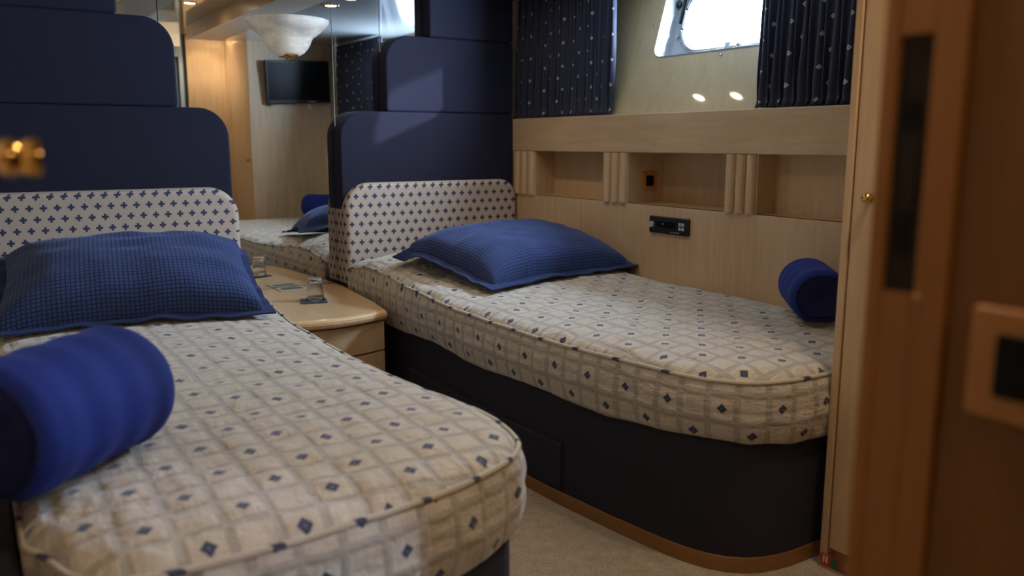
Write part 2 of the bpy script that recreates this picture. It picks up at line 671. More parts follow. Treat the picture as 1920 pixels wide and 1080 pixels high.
# ---------------------------------------------------------------- starboard hull wall
hw = empty('wall_right', (0, -1.3, 0), kind='structure')
def hp(o):
    o.parent = hw
    o.matrix_parent_inverse = Matrix.Translation((0, 1.3, 0))
    return o
Z3, Z2, Z1 = 0.871, 1.096, 1.264
YE = -2.56
hp(box('corner_fillet', 0.0, 0.05, -0.088, -0.002, Z3, Z2, MAPLE, bev=0))
hp(box('lower_panel', 0.0, 0.03, YE, -0.002, 0.0, Z3, MAPLE, bev=0.001))
hp(box('fascia_rail', -0.004, 0.03, YE, -0.002, Z2, Z1, MAPLE_H, bev=0.004))
hp(box('ledge', 0.0, 0.10, YE, -0.002, Z1 - 0.018, Z1 - 0.001, MAPLE_H, bev=0.001))
hp(box('outer_skin', 0.46, 0.50, -5.2, 0.012, 0.0, 1.42, DARKGAP, bev=0))
# shelf floors and niches
niches = [(-0.285, -0.842, 0.13), (-1.012, -1.590, 0.22), (-1.745, -2.50, 0.11)]
for ya, yb, d in niches:
    e = hp(empty('shelf_niche', (0, (ya + yb) / 2, Z3)))
    def np_(name, *a, **k):
        o = box(name, *a, **k)
        o.parent = e
        o.matrix_parent_inverse = Matrix.Translation((0, -(ya + yb) / 2, -Z3))
        o.location = (0, 0, 0)
    np_('back_board', d, d + 0.01, yb - 0.01, ya + 0.01, Z3 - 0.01, Z2 + 0.01, MAPLE, bev=0)
    np_('side_board', 0.0065, d + 0.005, ya - 0.001, ya + 0.012, Z3 - 0.01, Z2 + 0.01, MAPLE, bev=0)
    np_('side_board', 0.0065, d + 0.005, yb - 0.012, yb + 0.001, Z3 - 0.01, Z2 + 0.01, MAPLE, bev=0)
    np_('shelf_board', 0.004, d + 0.005, yb, ya, Z3 - 0.012, Z3, MAPLE_H, bev=0)
    np_('top_board', 0.004, d + 0.005, yb, ya, Z2, Z2 + 0.012, MAPLE_H, bev=0)
# reeded pilasters: three half-round reeds each on a backing block
for ya, yb in [(-0.085, -0.285), (-0.842, -1.012), (-1.590, -1.745)]:
    hp(box('pilaster_block', 0.006, 0.03, yb, ya, Z3 - 0.002, Z2 + 0.002, MAPLE, bev=0))
    w = (ya - yb) / 3
    for k in range(3):
        yc = ya - w * (k + .5)
        bm = bmesh.new()
        r = w * 0.44
        pr = [(0.008 - 0.024 * math.sin(PI * t / 10), yc - r * math.cos(PI * t / 10)) for t in range(11)]
        lo = [bm.verts.new((x_, y_, Z3 + 0.001)) for x_, y_ in pr]
        hi = [bm.verts.new((x_, y_, Z2 - 0.001)) for x_, y_ in pr]
        for t in range(10):
            bm.faces.new((lo[t], lo[t + 1], hi[t + 1], hi[t]))
        bm.faces.new(lo)
        bm.faces.new(hi[::-1])
        hp(fin('reed', bm, MAPLE, None, False))
box('wall_right_end', 0.0, 0.5, -2.62, -2.568, 0.0, 2.05, MAPLE, bev=0)['kind'] = 'structure'
box('trim_2', -0.012, 0.004, -2.5735, -2.555, 0.36, 1.9, MAPLE, bev=0.003)['kind'] = 'structure'

# tilted lacquered window panel with the porthole opening
TH = R(16)
PO = Vector((0.060, 0, 1.262))
TU = Vector((math.sin(TH), 0, math.cos(TH)))      # up the panel
TN = Vector((-math.cos(TH), 0, math.sin(TH)))     # towards the cabin
TY = Vector((0, -1, 0))                           # along the hull, towards the foot
def tp(a, v_, c=0.0):
    return PO + TY * a + TU * v_ + TN * c
OA0, OA1, OV0, OV1 = 1.016, 1.89, 0.260, 0.625
open_l = rrect(OA0, OA1, OV0, OV1, (0.045,) * 4, 8)
bm = bmesh.new()
outer = [(0.0, 0.0), (2.57, 0.0), (2.57, 0.66), (0.0, 0.66)]
def loop(pts, c):
    vv = [bm.verts.new(tp(a, v_, c)) for a, v_ in pts]
    ee = [bm.edges.new((vv[i], vv[(i + 1) % len(vv)])) for i in range(len(vv))]
    return vv, ee
v1, e1 = loop(outer, 0)
v2, e2 = loop(open_l, 0)
bmesh.ops.triangle_fill(bm, use_beauty=True, use_dissolve=False, edges=e1 + e2)
hp(fin('window_panel', bm, LACQUER, None))
# end closure at the headboard end of the recess
hp(box('recess_end', 0.0, 0.42, 0.0, 0.011, Z1 - 0.02, 2.0, MAPLE, bev=0))

w1 = empty('window_1', (0.15, -1.45, 1.5), kind='structure')
def wp(o):
    o.parent = w1
    o.matrix_parent_inverse = Matrix.Translation((-0.15, 1.45, -1.5))
    return o
# reveal of the opening
D = 0.064
N_ = len(open_l)
bm = bmesh.new()
def ringv(pts, c, bm):
    return [bm.verts.new(tp(a, v_, c)) for a, v_ in pts]
ra = ringv(open_l, 0.004, bm)
rim_o = ringv(rrect(OA0 - 0.006, OA1 + 0.006, OV0 - 0.006, OV1 + 0.006, (0.05,) * 4, 8), 0.001, bm)
rb = ringv(rrect(OA0 + 0.02, OA1 - 0.02, OV0 + 0.004, OV1 - 0.02, (0.06,) * 4, 8), -D, bm)
for i in range(N_):
    j = (i + 1) % N_
    bm.faces.new((ra[i], ra[j], rb[j], rb[i]))
    bm.faces.new((rim_o[i], rim_o[j], ra[j], ra[i]))
wp(fin('window_reveal', bm, RIMM, None, True))
# inner plate with oval hole
GA0, GA1, GV0, GV1 = 1.098, 1.80, 0.295, 0.592
hole_l = rrect(GA0, GA1, GV0, GV1, (0.125, 0.125, 0.125, 0.125), 12)
bm = bmesh.new()
pl_l = rrect(OA0 + 0.015, OA1 - 0.015, OV0, OV1 - 0.015, (0.06,) * 4, 8)
v1, e1 = loop(pl_l, -D)
v2, e2 = loop(hole_l, -D)
bmesh.ops.triangle_fill(bm, use_beauty=True, use_dissolve=False, edges=e1 + e2)
wp(fin('window_plate', bm, RIMM, None))
# outer tunnel through the hull
bm = bmesh.new()
ta = ringv(hole_l, -D, bm)
tb = ringv(rrect(GA0 - 0.01, GA1 + 0.01, GV0 - 0.01, GV1 + 0.01, (0.13,) * 4, 12), -D - 0.014, bm)
for i in range(len(ta)):
    j = (i + 1) % len(ta)
    bm.faces.new((ta[i], ta[j], tb[j], tb[i]))
wp(fin('window_tunnel', bm, RIMM, None, True))
# chromed ring
ringpts = [tp(a, v_, -D + 0.004) for a, v_ in rrect(GA0 - 0.004, GA1 + 0.004, GV0 - 0.004, GV1 + 0.004, (0.129,) * 4, 14)]
wp(tube('porthole_ring', ringpts, 0.009, CHROME, None, 8, closed=True))
ringpts = [tp(a, v_, -D - 0.012) for a, v_ in rrect(GA0 + 0.006, GA1 - 0.006, GV0 + 0.006, GV1 - 0.006, (0.12,) * 4, 14)]
wp(tube('porthole_gasket', ringpts, 0.005, GREYP, None, 6, closed=True))
bm = bmesh.new()
vv = ringv(rrect(GA0, GA1, GV0, GV1, (0.125,) * 4, 12), -D - 0.010, bm)
bm.faces.new(vv)
wp(fin('porthole_pane', bm, PANE, None))
# hinge block and clamps at the foot of the ring, catch and lever at its side
def wbox(name, a0, a1, v0, v1_, c0, c1, m, bev=0.002):
    o = pad(name, a0, a1, v0, v1_, c1 - c0, m, None, (0.002,) * 4, 0.0018, origin=PO + TN * c0, frame=(TY, TU, TN), n=2)
    return wp(o)
wbox('hinge_block', 1.385, 1.415, 0.274, 0.310, -D, -D + 0.020, CHROME)
wbox('hinge_block', 1.445, 1.515, 0.278, 0.288, -D, -D + 0.016, CHROME)
wp(lathe('hinge_pin', [(0.0, 0), (0.009, 0.001), (0.009, 0.012), (0.0, 0.016)], tp(1.455, 0.297, -D + 0.006), TN, CHROME, None, 12))
wp(lathe('hinge_pin', [(0.0, 0), (0.006, 0.001), (0.006, 0.010), (0.0, 0.012)], tp(1.315, 0.282, -D + 0.003), TN, CHROME, None, 12))
wp(lathe('catch_stud', [(0.0, 0), (0.009, 0.001), (0.007, 0.014), (0.0, 0.016)], tp(1.078, 0.366, -D), TN, CHROME, None, 12))
wp(lathe('catch_stud', [(0.0, 0), (0.005, 0.001), (0.005, 0.008), (0.0, 0.009)], tp(1.103, 0.344, -D), TN, CHROME, None, 12))
wbox('stay_bar', 1.066, 1.075, 0.43, 0.58, -D, -D + 0.012, BLACKP)
wp(lathe('stay_knob', [(0.0, 0), (0.016, 0.001), (0.018, 0.012), (0.012, 0.018), (0.0, 0.02)], tp(1.036, 0.520, -D), TN, BLACKP, None, 16))
wp(lathe('panel_screw', [(0.0, 0), (0.008, 0.0), (0.006, 0.006), (0.0, 0.008)], tp(1.425, 0.236, 0), TN, CHROME, None, 12))
wp(lathe('panel_screw', [(0.0, 0), (0.006, 0.0), (0.004, 0.005), (0.0, 0.006)], tp(0.975, 0.41, 0), TN, CHROME, None, 12))

# ---------------------------------------------------------------- curtains
def curtain(y0, y1, label, x0=0.045, edge_lit=None):
    e = empty('curtain', (x0, (y0 + y1) / 2, Z1), label=label, cat='curtain', group='navy pleated curtains at the porthole')
    zt, zb = 1.875, Z1 + 0.004
    L = abs(y1 - y0)
    nfold = max(6, int(L / 0.029))
    nu = nfold * 10
    nv = 26
    vs, uvs, fs = [], [], []
    arc = 0
    px_ = None
    for i in range(nu + 1):
        t = i / nu
        ph = t * nfold * 2 * PI + 0.9 * math.sin(t * 9)
        amp0 = 0.0115 * (0.75 + 0.5 * hsh(int(t * nfold), 3))
        yb_ = y0 + (y1 - y0) * t
        for j in range(nv + 1):
            s = j / nv
            z_ = zb + (zt - zb) * s
            amp = amp0 * (0.85 + 0.3 * math.sin(s * 3 + i * 0.02))
            gather = math.exp(-((s - 0.035) / 0.03) ** 2)
            amp *= (1 - 0.55 * gather)
            lean = (z_ - Z1) * 0.02
            xx = x0 + lean + amp * math.sin(ph + 0.5 * vnoise(s * 3, t * nfold)) - (0.010 if s < 0.02 else 0)
            yy = yb_ + 0.006 * math.sin(ph * 0.5 + s * 4) + 0.004 * vnoise(t * 40, s * 5)
            vs.append((xx - x0, yy - (y0 + y1) / 2, z_ + 0.004 * vnoise(t * 60, 1) * (1 - s) - Z1))
        if px_ is not None:
            arc += math.hypot(amp0 * (math.sin(ph) - px_), L / nu)
        px_ = math.sin(ph)
        for j in range(nv + 1):
            uvs.append((arc, zb + (zt - zb) * j / nv))
    for i in range(nu):
        for j in range(nv):
            a = i * (nv + 1) + j
            fs.append((a, a + 1, a + nv + 2, a + nv + 1))
    o = mesh('cloth', vs, fs, CURT, e, True, uvs)
    so = o.modifiers.new('solid', 'SOLIDIFY')
    so.thickness = 0.0022
    return e
curtain(-0.035, -0.845, 'navy pleated curtain with white lozenges beside the right headboard')
curtain(-1.690, -2.50, 'navy pleated curtain with white lozenges near the door jamb, right of the porthole')

# ================================================================= HEADBOARDS
def headboard(mirror_side, tiers, label, loc):
    e = empty('headboard', loc, label=label, cat='headboard', group=None)
    for k, (x0, x1, z0, z1, dep, rtl, rtr, m, er) in enumerate(tiers):
        o = pad('headboard_panel' if k else 'padded_bolster', x0, x1, z0, z1, dep, m, None, (0.012, 0.012, rtr, rtl), er,
                origin=(0, -0.002 if mirror_side is None else -0.002, 0), n=10)
        o.parent = e
        o.matrix_parent_inverse = Matrix.Translation(-Vector(loc))
        if k == 0:
            o.name = 'patterned_pad'
            prop(o, 'cream padded lower panel printed with small navy crosses')
    return e
ZP, ZB, ZU = 0.948, 1.288, 1.652
headboard(None, [
    (-0.984, -0.004, 0.462, ZP, 0.128, 0.13, 0.10, CROSS, 0.030),
    (-0.984, -0.004, 0.815, ZB, 0.085, 0.125, 0.008, NAVY, 0.012),
    (-0.738, -0.004, ZB + 0.001, ZU, 0.085, 0.125, 0.008, NAVY, 0.012),
    (-0.497, -0.004, ZU + 0.001, CZ - 0.004, 0.085, 0.008, 0.008, NAVY, 0.012)],
    'stepped navy headboard with cross-print pad on the right bed, against the hull wall', (-0.5, 0, 0.46))
headboard(1, [
    (-2.475, -1.478, 0.462, ZP, 0.128, 0.10, 0.13, CROSS, 0.030),
    (-2.475, -1.495, 0.815, ZB, 0.085, 0.008, 0.125, NAVY, 0.012),
    (-2.475, -1.700, ZB + 0.001, ZU, 0.085, 0.008, 0.125, NAVY, 0.012),
    (-2.475, -1.912, ZU + 0.001, CZ - 0.004, 0.085, 0.008, 0.008, NAVY, 0.012)],
    'stepped navy headboard with cross-print pad on the left bed nearest the camera', (-1.98, 0, 0.46))

# ================================================================= BEDS
def lerp(a, b, t): return a + (b - a) * t

def seam_z(y, flat):
    P = [(-0.10, 0.515), (-0.20, 0.560), (-0.42, 0.588), (-0.62, 0.578), (-0.85, 0.556), (-1.25, 0.536), (-1.8, flat), (-3, flat + 0.004)]
    for (ya, za), (yb, zb) in zip(P, P[1:]):
        if y >= yb:
            t = (y - ya) / (yb - ya)
            t = max(0, min(1, t))
            t = t * t * (3 - 2 * t)
            return lerp(za, zb, t)
    return flat

def resample(P, n):
    L = [0]
    m = len(P)
    for i in range(m):
        L.append(L[-1] + (P[(i + 1) % m] - P[i]).length)
    T = L[-1]
    out = []
    j = 0
    for k in range(n):
        s = T * k / n
        while L[j + 1] < s: j += 1
        t = (s - L[j]) / max(1e-9, L[j + 1] - L[j])
        out.append(P[j].lerp(P[(j + 1) % m], t))
    return out, T

def offset(P, d):
    n = len(P)
    out = []
    for i in range(n):
        t = (P[(i + 2) % n] - P[i - 2])
        t.normalize()
        nr = Vector((t.y, -t.x))     # outward for CCW
        out.append(P[i] + nr * d)
    return out

def bed(name, open_edge, x_wall, y_head, flat, label, sgn, dome):
    """open_edge: list of (x,y) from the head along the aisle side round the foot to the wall side"""
    edge = crom([Vector(p_) for p_ in open_edge], 12)
    wallp = [Vector((x_wall, edge[-1].y)), Vector((x_wall, y_head))]
    # outline as a closed loop
    P = edge + [Vector((x_wall, lerp(edge[-1].y, y_head, k / 30))) for k in range(0, 31)]
    P += [Vector((lerp(x_wall, edge[0].x, k / 14), y_head)) for k in range(1, 14)]
    area = sum(P[i].x * P[(i + 1) % len(P)].y - P[(i + 1) % len(P)].x * P[i].y for i in range(len(P)))
    if area < 0: P = P[::-1]
    n = 520
    P, T = resample(P, n)
    # smooth slightly
    for _ in range(5):
        P = [(P[i - 1] + P[i] * 2 + P[(i + 1) % n]) / 4 for i in range(n)]
    cx_m = (x_wall + edge[len(edge) // 3].x) / 2
    ys = [p_.y for p_ in P]
    ymin, ymax = min(ys), max(ys)
    c = Vector((cx_m, (y_head + ymin) / 2))
    e = empty(name, (cx_m, (y_head + ymin) / 2, 0), label=label, cat='bed', group='twin cabin beds')
    O = Vector((cx_m, (y_head + ymin) / 2, 0))
    def sub(o):
        o.parent = e
        o.matrix_parent_inverse = Matrix.Translation(-O)
        return o
    # cover top
    spine0, spine1 = y_head - 0.40, ymin + 0.42
    NR = 64
    vs, uvs, fs = [], [], []
    cell = 0.0735
    def topz(p_, d):
        z_ = seam_z(p_.y, flat)
        z_ += dome * (1 - math.exp(-d / 0.07)) + 0.014 * (1 - math.exp(-d / 0.015)) - 0.008
        # pillow hidden under the cover
        hx = (p_.x - cx_m) / 0.36
        hy = (p_.y - (y_head - 0.36)) / 0.27
        z_ += 0.040 * math.exp(-(hx ** 4) - (hy ** 2) * 1.2)
        return z_
    def puff(uu, vv, amp=0.0036):
        fa_ = abs((uu / cell) % 1 - 0.5)
        fb_ = abs((vv / cell) % 1 - 0.5)
        k = max(fa_, fb_)
        return amp * (1 - min(1, (k / 0.5)) ** 4) + 0.007 * vnoise(uu * 30, vv * 22, 2) + 0.006 * vnoise(uu * 11, vv * 13, 5)
    for r in range(NR + 1):
        t = (r / NR) ** 1.35
        for i in range(n):
            p0 = P[i]
            ty = max(spine1, min(spine0, p0.y))
            s_ = Vector((cx_m, ty))
            if p0.y > spine0: s_ = Vector((cx_m, spine0))
            q_ = p0.lerp(s_, t)
            d = (q_ - p0).length
            k = min(1, d / 0.03)
            z_ = topz(q_, d) + puff(q_.x, q_.y) * k
            vs.append((q_.x - O.x, q_.y - O.y, z_))
            uvs.append((q_.x, q_.y))
    for r in range(NR):
        for i in range(n):
            j = (i + 1) % n
            fs.append((r * n + i, r * n + j, (r + 1) * n + j, (r + 1) * n + i))
    # centre row closed by collapsing onto the spine
    me = mesh('mattress_cover', vs, fs, QUILT, None, True, uvs)
    me.parent = e
    # side skirt of the cover
    NS = 26
    n2 = n
    vs, uvs, fs = [], [], []
    P1 = P + [P[0]]
    for j in range(NS + 1):
        s = j / NS
        for i in range(n2 + 1):
            p0 = P[i % n]
            tan = (P[(i + 2) % n] - P[(i - 2) % n])
            tan.normalize()
            nr = Vector((tan.y, -tan.x))
            zt = seam_z(p0.y, flat) - 0.006
            uu = T * i / n2
            zb_ = 0.352 + 0.008 * math.sin(uu * 9) + 0.006 * vnoise(uu * 16, 4) + (0.012 if flat > 0.5 else 0) * max(0, -p0.y - 1.9)
            z_ = lerp(zt, zb_, s)
            off = 0.004 + 0.012 * math.sin(PI * min(1, s * 1.05)) + puff(uu, z_ + 3, 0.004) * math.sin(PI * s) ** 0.4 if 0 < s < 1 else (0.0 if s == 0 else -0.012)
            if s > 0.9: off -= (s - 0.9) * 0.12
            q_ = p0 + nr * off
            qx = q_.x
            if sgn > 0: qx = min(qx, x_wall + 0.004)
            else: qx = max(qx, x_wall - 0.004)
            vs.append((qx - O.x, q_.y - O.y, z_))
            uvs.append((uu, z_ + 3 + 0.02))
    for j in range(NS):
        for i in range(n2):
            a = j * (n2 + 1) + i
            fs.append((a, a + 1, a + n2 + 2, a + n2 + 1))
    sk = mesh('cover_skirt', vs, fs, QUILT, None, True, uvs)
    sk.parent = e
    # piping along the seam
    pp = []
    for i in range(0, n, 2):
        tan = (P[(i + 2) % n] - P[i - 2])
        tan.normalize()
        nr = Vector((tan.y, -tan.x))
        q_ = P[i] + nr * 0.003
        uu = T * i / n
        qx = min(q_.x, x_wall) if sgn > 0 else max(q_.x, x_wall)
        pp.append((qx - O.x, q_.y - O.y, seam_z(P[i].y, flat) - 0.004 + 0.003 * vnoise(uu * 20, 9)))
    pm = tube('piping', pp, 0.0058, PIPING, None, 6, closed=True)
    pm.parent = me
    # base and plinth
    def slab(nm, off, z0, z1, m, er=0.01):
        Q = offset(P, off)
        if sgn > 0: Q = [Vector((min(q.x, x_wall - 0.001), min(q.y, -0.003))) for q in Q]
        else: Q = [Vector((max(q.x, x_wall + 0.001), min(q.y, -0.003))) for q in Q]
        bm = bmesh.new()
        R_ = []
        for (o2, z_) in ((0, z0), (0, z1 - er), (-er * 0.4, z1 - er * .3), (-er, z1)):
            QQ = Q if o2 == 0 else offset(Q, o2)
            R_.append([bm.verts.new((q.x - O.x, q.y - O.y, z_)) for q in QQ[::4]])
        m_ = len(R_[0])
        for a in range(len(R_) - 1):
            for i in range(m_):
                j = (i + 1) % m_
                bm.faces.new((R_[a][i], R_[a][j], R_[a + 1][j], R_[a + 1][i]))
        bm.faces.new(R_[-1])
        bm.faces.new(R_[0][::-1])
        o = fin(nm, bm, m, None, True)
        o.modifiers.new('wn', 'WEIGHTED_NORMAL').keep_sharp = True
        o.parent = e
        return o
    slab('plinth', -0.012, 0.0, 0.046, PLINTHW, 0.004)
    slab('bed_base', -0.014, 0.042, 0.372, NAVYB, 0.01)
    # drawer front let into the aisle side
    f = -1 if sgn > 0 else 1
    i0 = [i for i in range(n) if P[i].y > -1.885 and P[i].y < -0.80 and (P[i].x < cx_m) == (sgn > 0)]
    Q = sorted([offset(P, -0.014)[i] for i in i0], key=lambda q: -q.y)
    bm = bmesh.new()
    rows = []
    for (dx, z_) in ((0.0, 0.052), (0.007, 0.058), (0.009, 0.062), (0.009, 0.200), (0.007, 0.206), (0.0, 0.210)):
        rows.append([bm.verts.new((q.x + f * dx - O.x, q.y - O.y, z_)) for q in Q])
    for a in range(len(rows) - 1):
        for i in range(len(Q) - 1):
            bm.faces.new((rows[a][i], rows[a][i + 1], rows[a + 1][i + 1], rows[a + 1][i]))
    for side in (0, -1):
        bm.faces.new([r_[side] for r_ in rows])
    o = fin('drawer_front', bm, NAVYB, None, True)
    o.modifiers.new('wn', 'WEIGHTED_NORMAL').keep_sharp = True
    o.parent = e
    # dark reveal above and beside the drawer
    rv = [(q.x + f * 0.0015 - O.x, q.y - O.y, 0.2135) for q in Q[::6]]
    rv.append((Q[-1].x + f * 0.0015 - O.x, Q[-1].y - 0.004 - O.y, 0.2135))
    rv += [(Q[-1].x + f * 0.0015 - O.x, Q[-1].y - 0.004 - O.y, 0.05)]
    tube('drawer_reveal', rv, 0.0028, DARKGAP, e, 5)
    return e

# piping carries the cover cloth's colours
PIPING, b = mat('quilt_piping')
x, y, z = sep(coords())
blk = (((x + y) / 0.147).fr() - 0.5).abs() < 0.075
c = mixc(blk, (0.52, 0.46, 0.37), (0.05, 0.055, 0.09))
lk(c, b.inputs['Base Color'])
b.inputs['Roughness'].default_value = 0.8

bed('single_bed', [(-0.985, -0.155), (-0.992, -0.5), (-1.008, -0.95), (-1.016, -1.35), (-1.018, -1.75), (-0.995, -2.02), (-0.978, -2.16), (-0.938, -2.375),
                   (-0.862, -2.496), (-0.745, -2.542), (-0.60, -2.549), (-0.35, -2.550), (-0.012, -2.550)], -0.008, -0.152, 0.535,
    'right-hand single bed with lozenge-pattern quilted cover along the hull wall', 1, 0.028)
bed('single_bed', [(-1.500, -0.155), (-1.560, -0.5), (-1.600, -0.95), (-1.612, -1.35), (-1.615, -1.75), (-1.590, -2.10), (-1.562, -2.32),
                   (-1.585, -2.50), (-1.640, -2.585), (-1.720, -2.630), (-1.85, -2.672), (-2.05, -2.700), (-2.30, -2.706), (-2.41, -2.66), (-2.455, -2.52)], -2.474, -0.152, 0.536,
    'left-hand single bed with lozenge-pattern quilted cover, nearest the camera', -1, 0.028)

# ================================================================= PILLOWS
def pillow(loc, rotz, W, H, T, prof, label, seed, droop=(), FL=0.045):
    """prof(v) -> (y,z) centre line of the pillow across its short side (v in -1..1), W half length along local x"""
    e = empty('pillow', loc, rotz, label=label, cat='pillow', group='blue waffle pillows')
    nu, nv = 70, 50
    vs, uvs, fs = [], [], []
    def pos(u, v_, side):
        y_, z_ = prof(v_)
        y2, z2 = prof(v_ + 0.02)
        t = Vector((0, y2 - y_, z2 - z_)).normalized()
        nrm = Vector((0, -t.z, t.y))
        if nrm.z < 0: nrm = -nrm
        a = max(0, 1 - abs(u) ** 2.6)
        b_ = max(0, 1 - abs(v_) ** 2.6)
        th = T * (a * b_) ** 0.38
        th *= 1 + 0.10 * vnoise(u * 3 + seed, v_ * 3)
        # sides pull in between the corners
        xx = u * W * (1 - 0.05 * (1 - v_ * v_))
        c_ = Vector((xx, y_, z_))
        c_ += t * (-v_ * 0.035 * (1 - u * u))
        corner = (abs(u) * abs(v_)) ** 4
        c_ += nrm * (0.012 * vnoise(u * 5 + seed, v_ * 5 + 3) * (1 - corner))
        return c_ + nrm * (side * th * (0.78 if side > 0 else 0.12))
    for side in (1, -1):
        base = len(vs)
        for i in range(nu + 1):
            u = -1 + 2 * i / nu
            for j in range(nv + 1):
                v_ = -1 + 2 * j / nv
                p_ = pos(u, v_, side)
                vs.append(p_)
                uvs.append((u * W, v_ * H))
        for i in range(nu):
            for j in range(nv):
                a = base + i * (nv + 1) + j
                f = (a, a + nv + 1, a + nv + 2, a + 1)
                fs.append(f if side > 0 else f[::-1])
    # weave follows the cloth: UV from distances along the rows
    st_ = nv + 1
    for base in (0, (nu + 1) * st_):
        U = {}
        for j in range(nv + 1):
            acc = 0.0
            row = [0.0]
            for i in range(nu):
                acc += (vs[base + (i + 1) * st_ + j] - vs[base + i * st_ + j]).length
                row.append(acc)
            for i in range(nu + 1): U[i, j] = row[i] - row[nu // 2]
        for i in range(nu + 1):
            acc = 0.0
            col = [0.0]
            for j in range(nv):
                acc += (vs[base + i * st_ + j + 1] - vs[base + i * st_ + j]).length
                col.append(acc)
            for j in range(nv + 1): uvs[base + i * st_ + j] = (U[i, j] + 2, col[j] - col[nv // 2] + 2)
    mesh('pillow_case', vs, fs, WAFF, e, True, uvs)
    # flange: flat border round the case
    bm = bmesh.new()
    loopc = []
    m_ = 40
    for k in range(m_): loopc.append((-1 + 2 * k / m_, -1))
    for k in range(m_): loopc.append((1, -1 + 2 * k / m_))
    for k in range(m_): loopc.append((1 - 2 * k / m_, 1))
    for k in range(m_): loopc.append((-1, 1 - 2 * k / m_))
    inn, out, inn2, out2 = [], [], [], []
    for k, (u, v_) in enumerate(loopc):
        p0 = pos(u * 0.985, v_ * 0.985, 0)
        p1 = pos(u, v_, 0)
        du_ = FL * (1 if abs(u) == 1 else 0) * (1 if u > 0 else -1)
        dvv = FL * (1 if abs(v_) == 1 else 0) * (1 if v_ > 0 else -1)
        y1_, z1_ = prof(max(-1, min(1, v_)))
        y2, z2 = prof(max(-1, min(1, v_)) + 0.02)
        t = Vector((0, y2 - y1_, z2 - z1_)).normalized()
        q_ = p1 + Vector((du_, 0, 0)) + t * dvv
        for (du0, dv0, amt) in droop:
            w_ = max(0, 1 - math.hypot(u - du0, v_ - dv0) / 0.45)
            q_.z += amt * w_
        q_.z += 0.010 * vnoise(k * 0.35 + seed, 2)
        if v_ == -1: q_.z = max(q_.z, p1.z - 0.02)
        for lst, pt, dz in ((inn, p0, 0.0025), (out, q_, 0.0025), (out2, q_, -0.0025), (inn2, p0, -0.0025)):
            lst.append(bm.verts.new(pt + Vector((0, 0, dz))))
    n_ = len(loopc)
    for A, B in ((inn, out), (out, out2), (out2, inn2)):
        for k in range(n_):
            bm.faces.new((A[k], A[(k + 1) % n_], B[(k + 1) % n_], B[k]))
    fin('flange', bm, FLANGE, e, True)
    return e

def prof_r(v_):
    # low edge at v=-1, high edge at v=+1
    y_ = lerp(-0.285, 0.285, (v_ + 1) / 2)
    t = (v_ + 1) / 2
    z_ = 0.092 * t
    return y_, z_
pillow((-0.462, -0.845, 0.596), R(9), 0.410, 0.285, 0.185, prof_r,
       'blue waffle-weave pillow lying on the right bed against the cross-print pad', 1, ((-1, 1, -0.05), (1, -1, 0.015)))

def prof_l(v_):
    t = (v_ + 1) / 2
    y_ = lerp(-0.27, 0.27, t)
    z_ = 0.150 * t
    return y_, z_
pillow((-2.05, -0.872, 0.592), R(-7.5), 0.390, 0.285, 0.185, prof_l,
       'dark blue waffle-weave pillow propped on the left bed near the camera', 5, ((1, 1, -0.03),), 0.026)

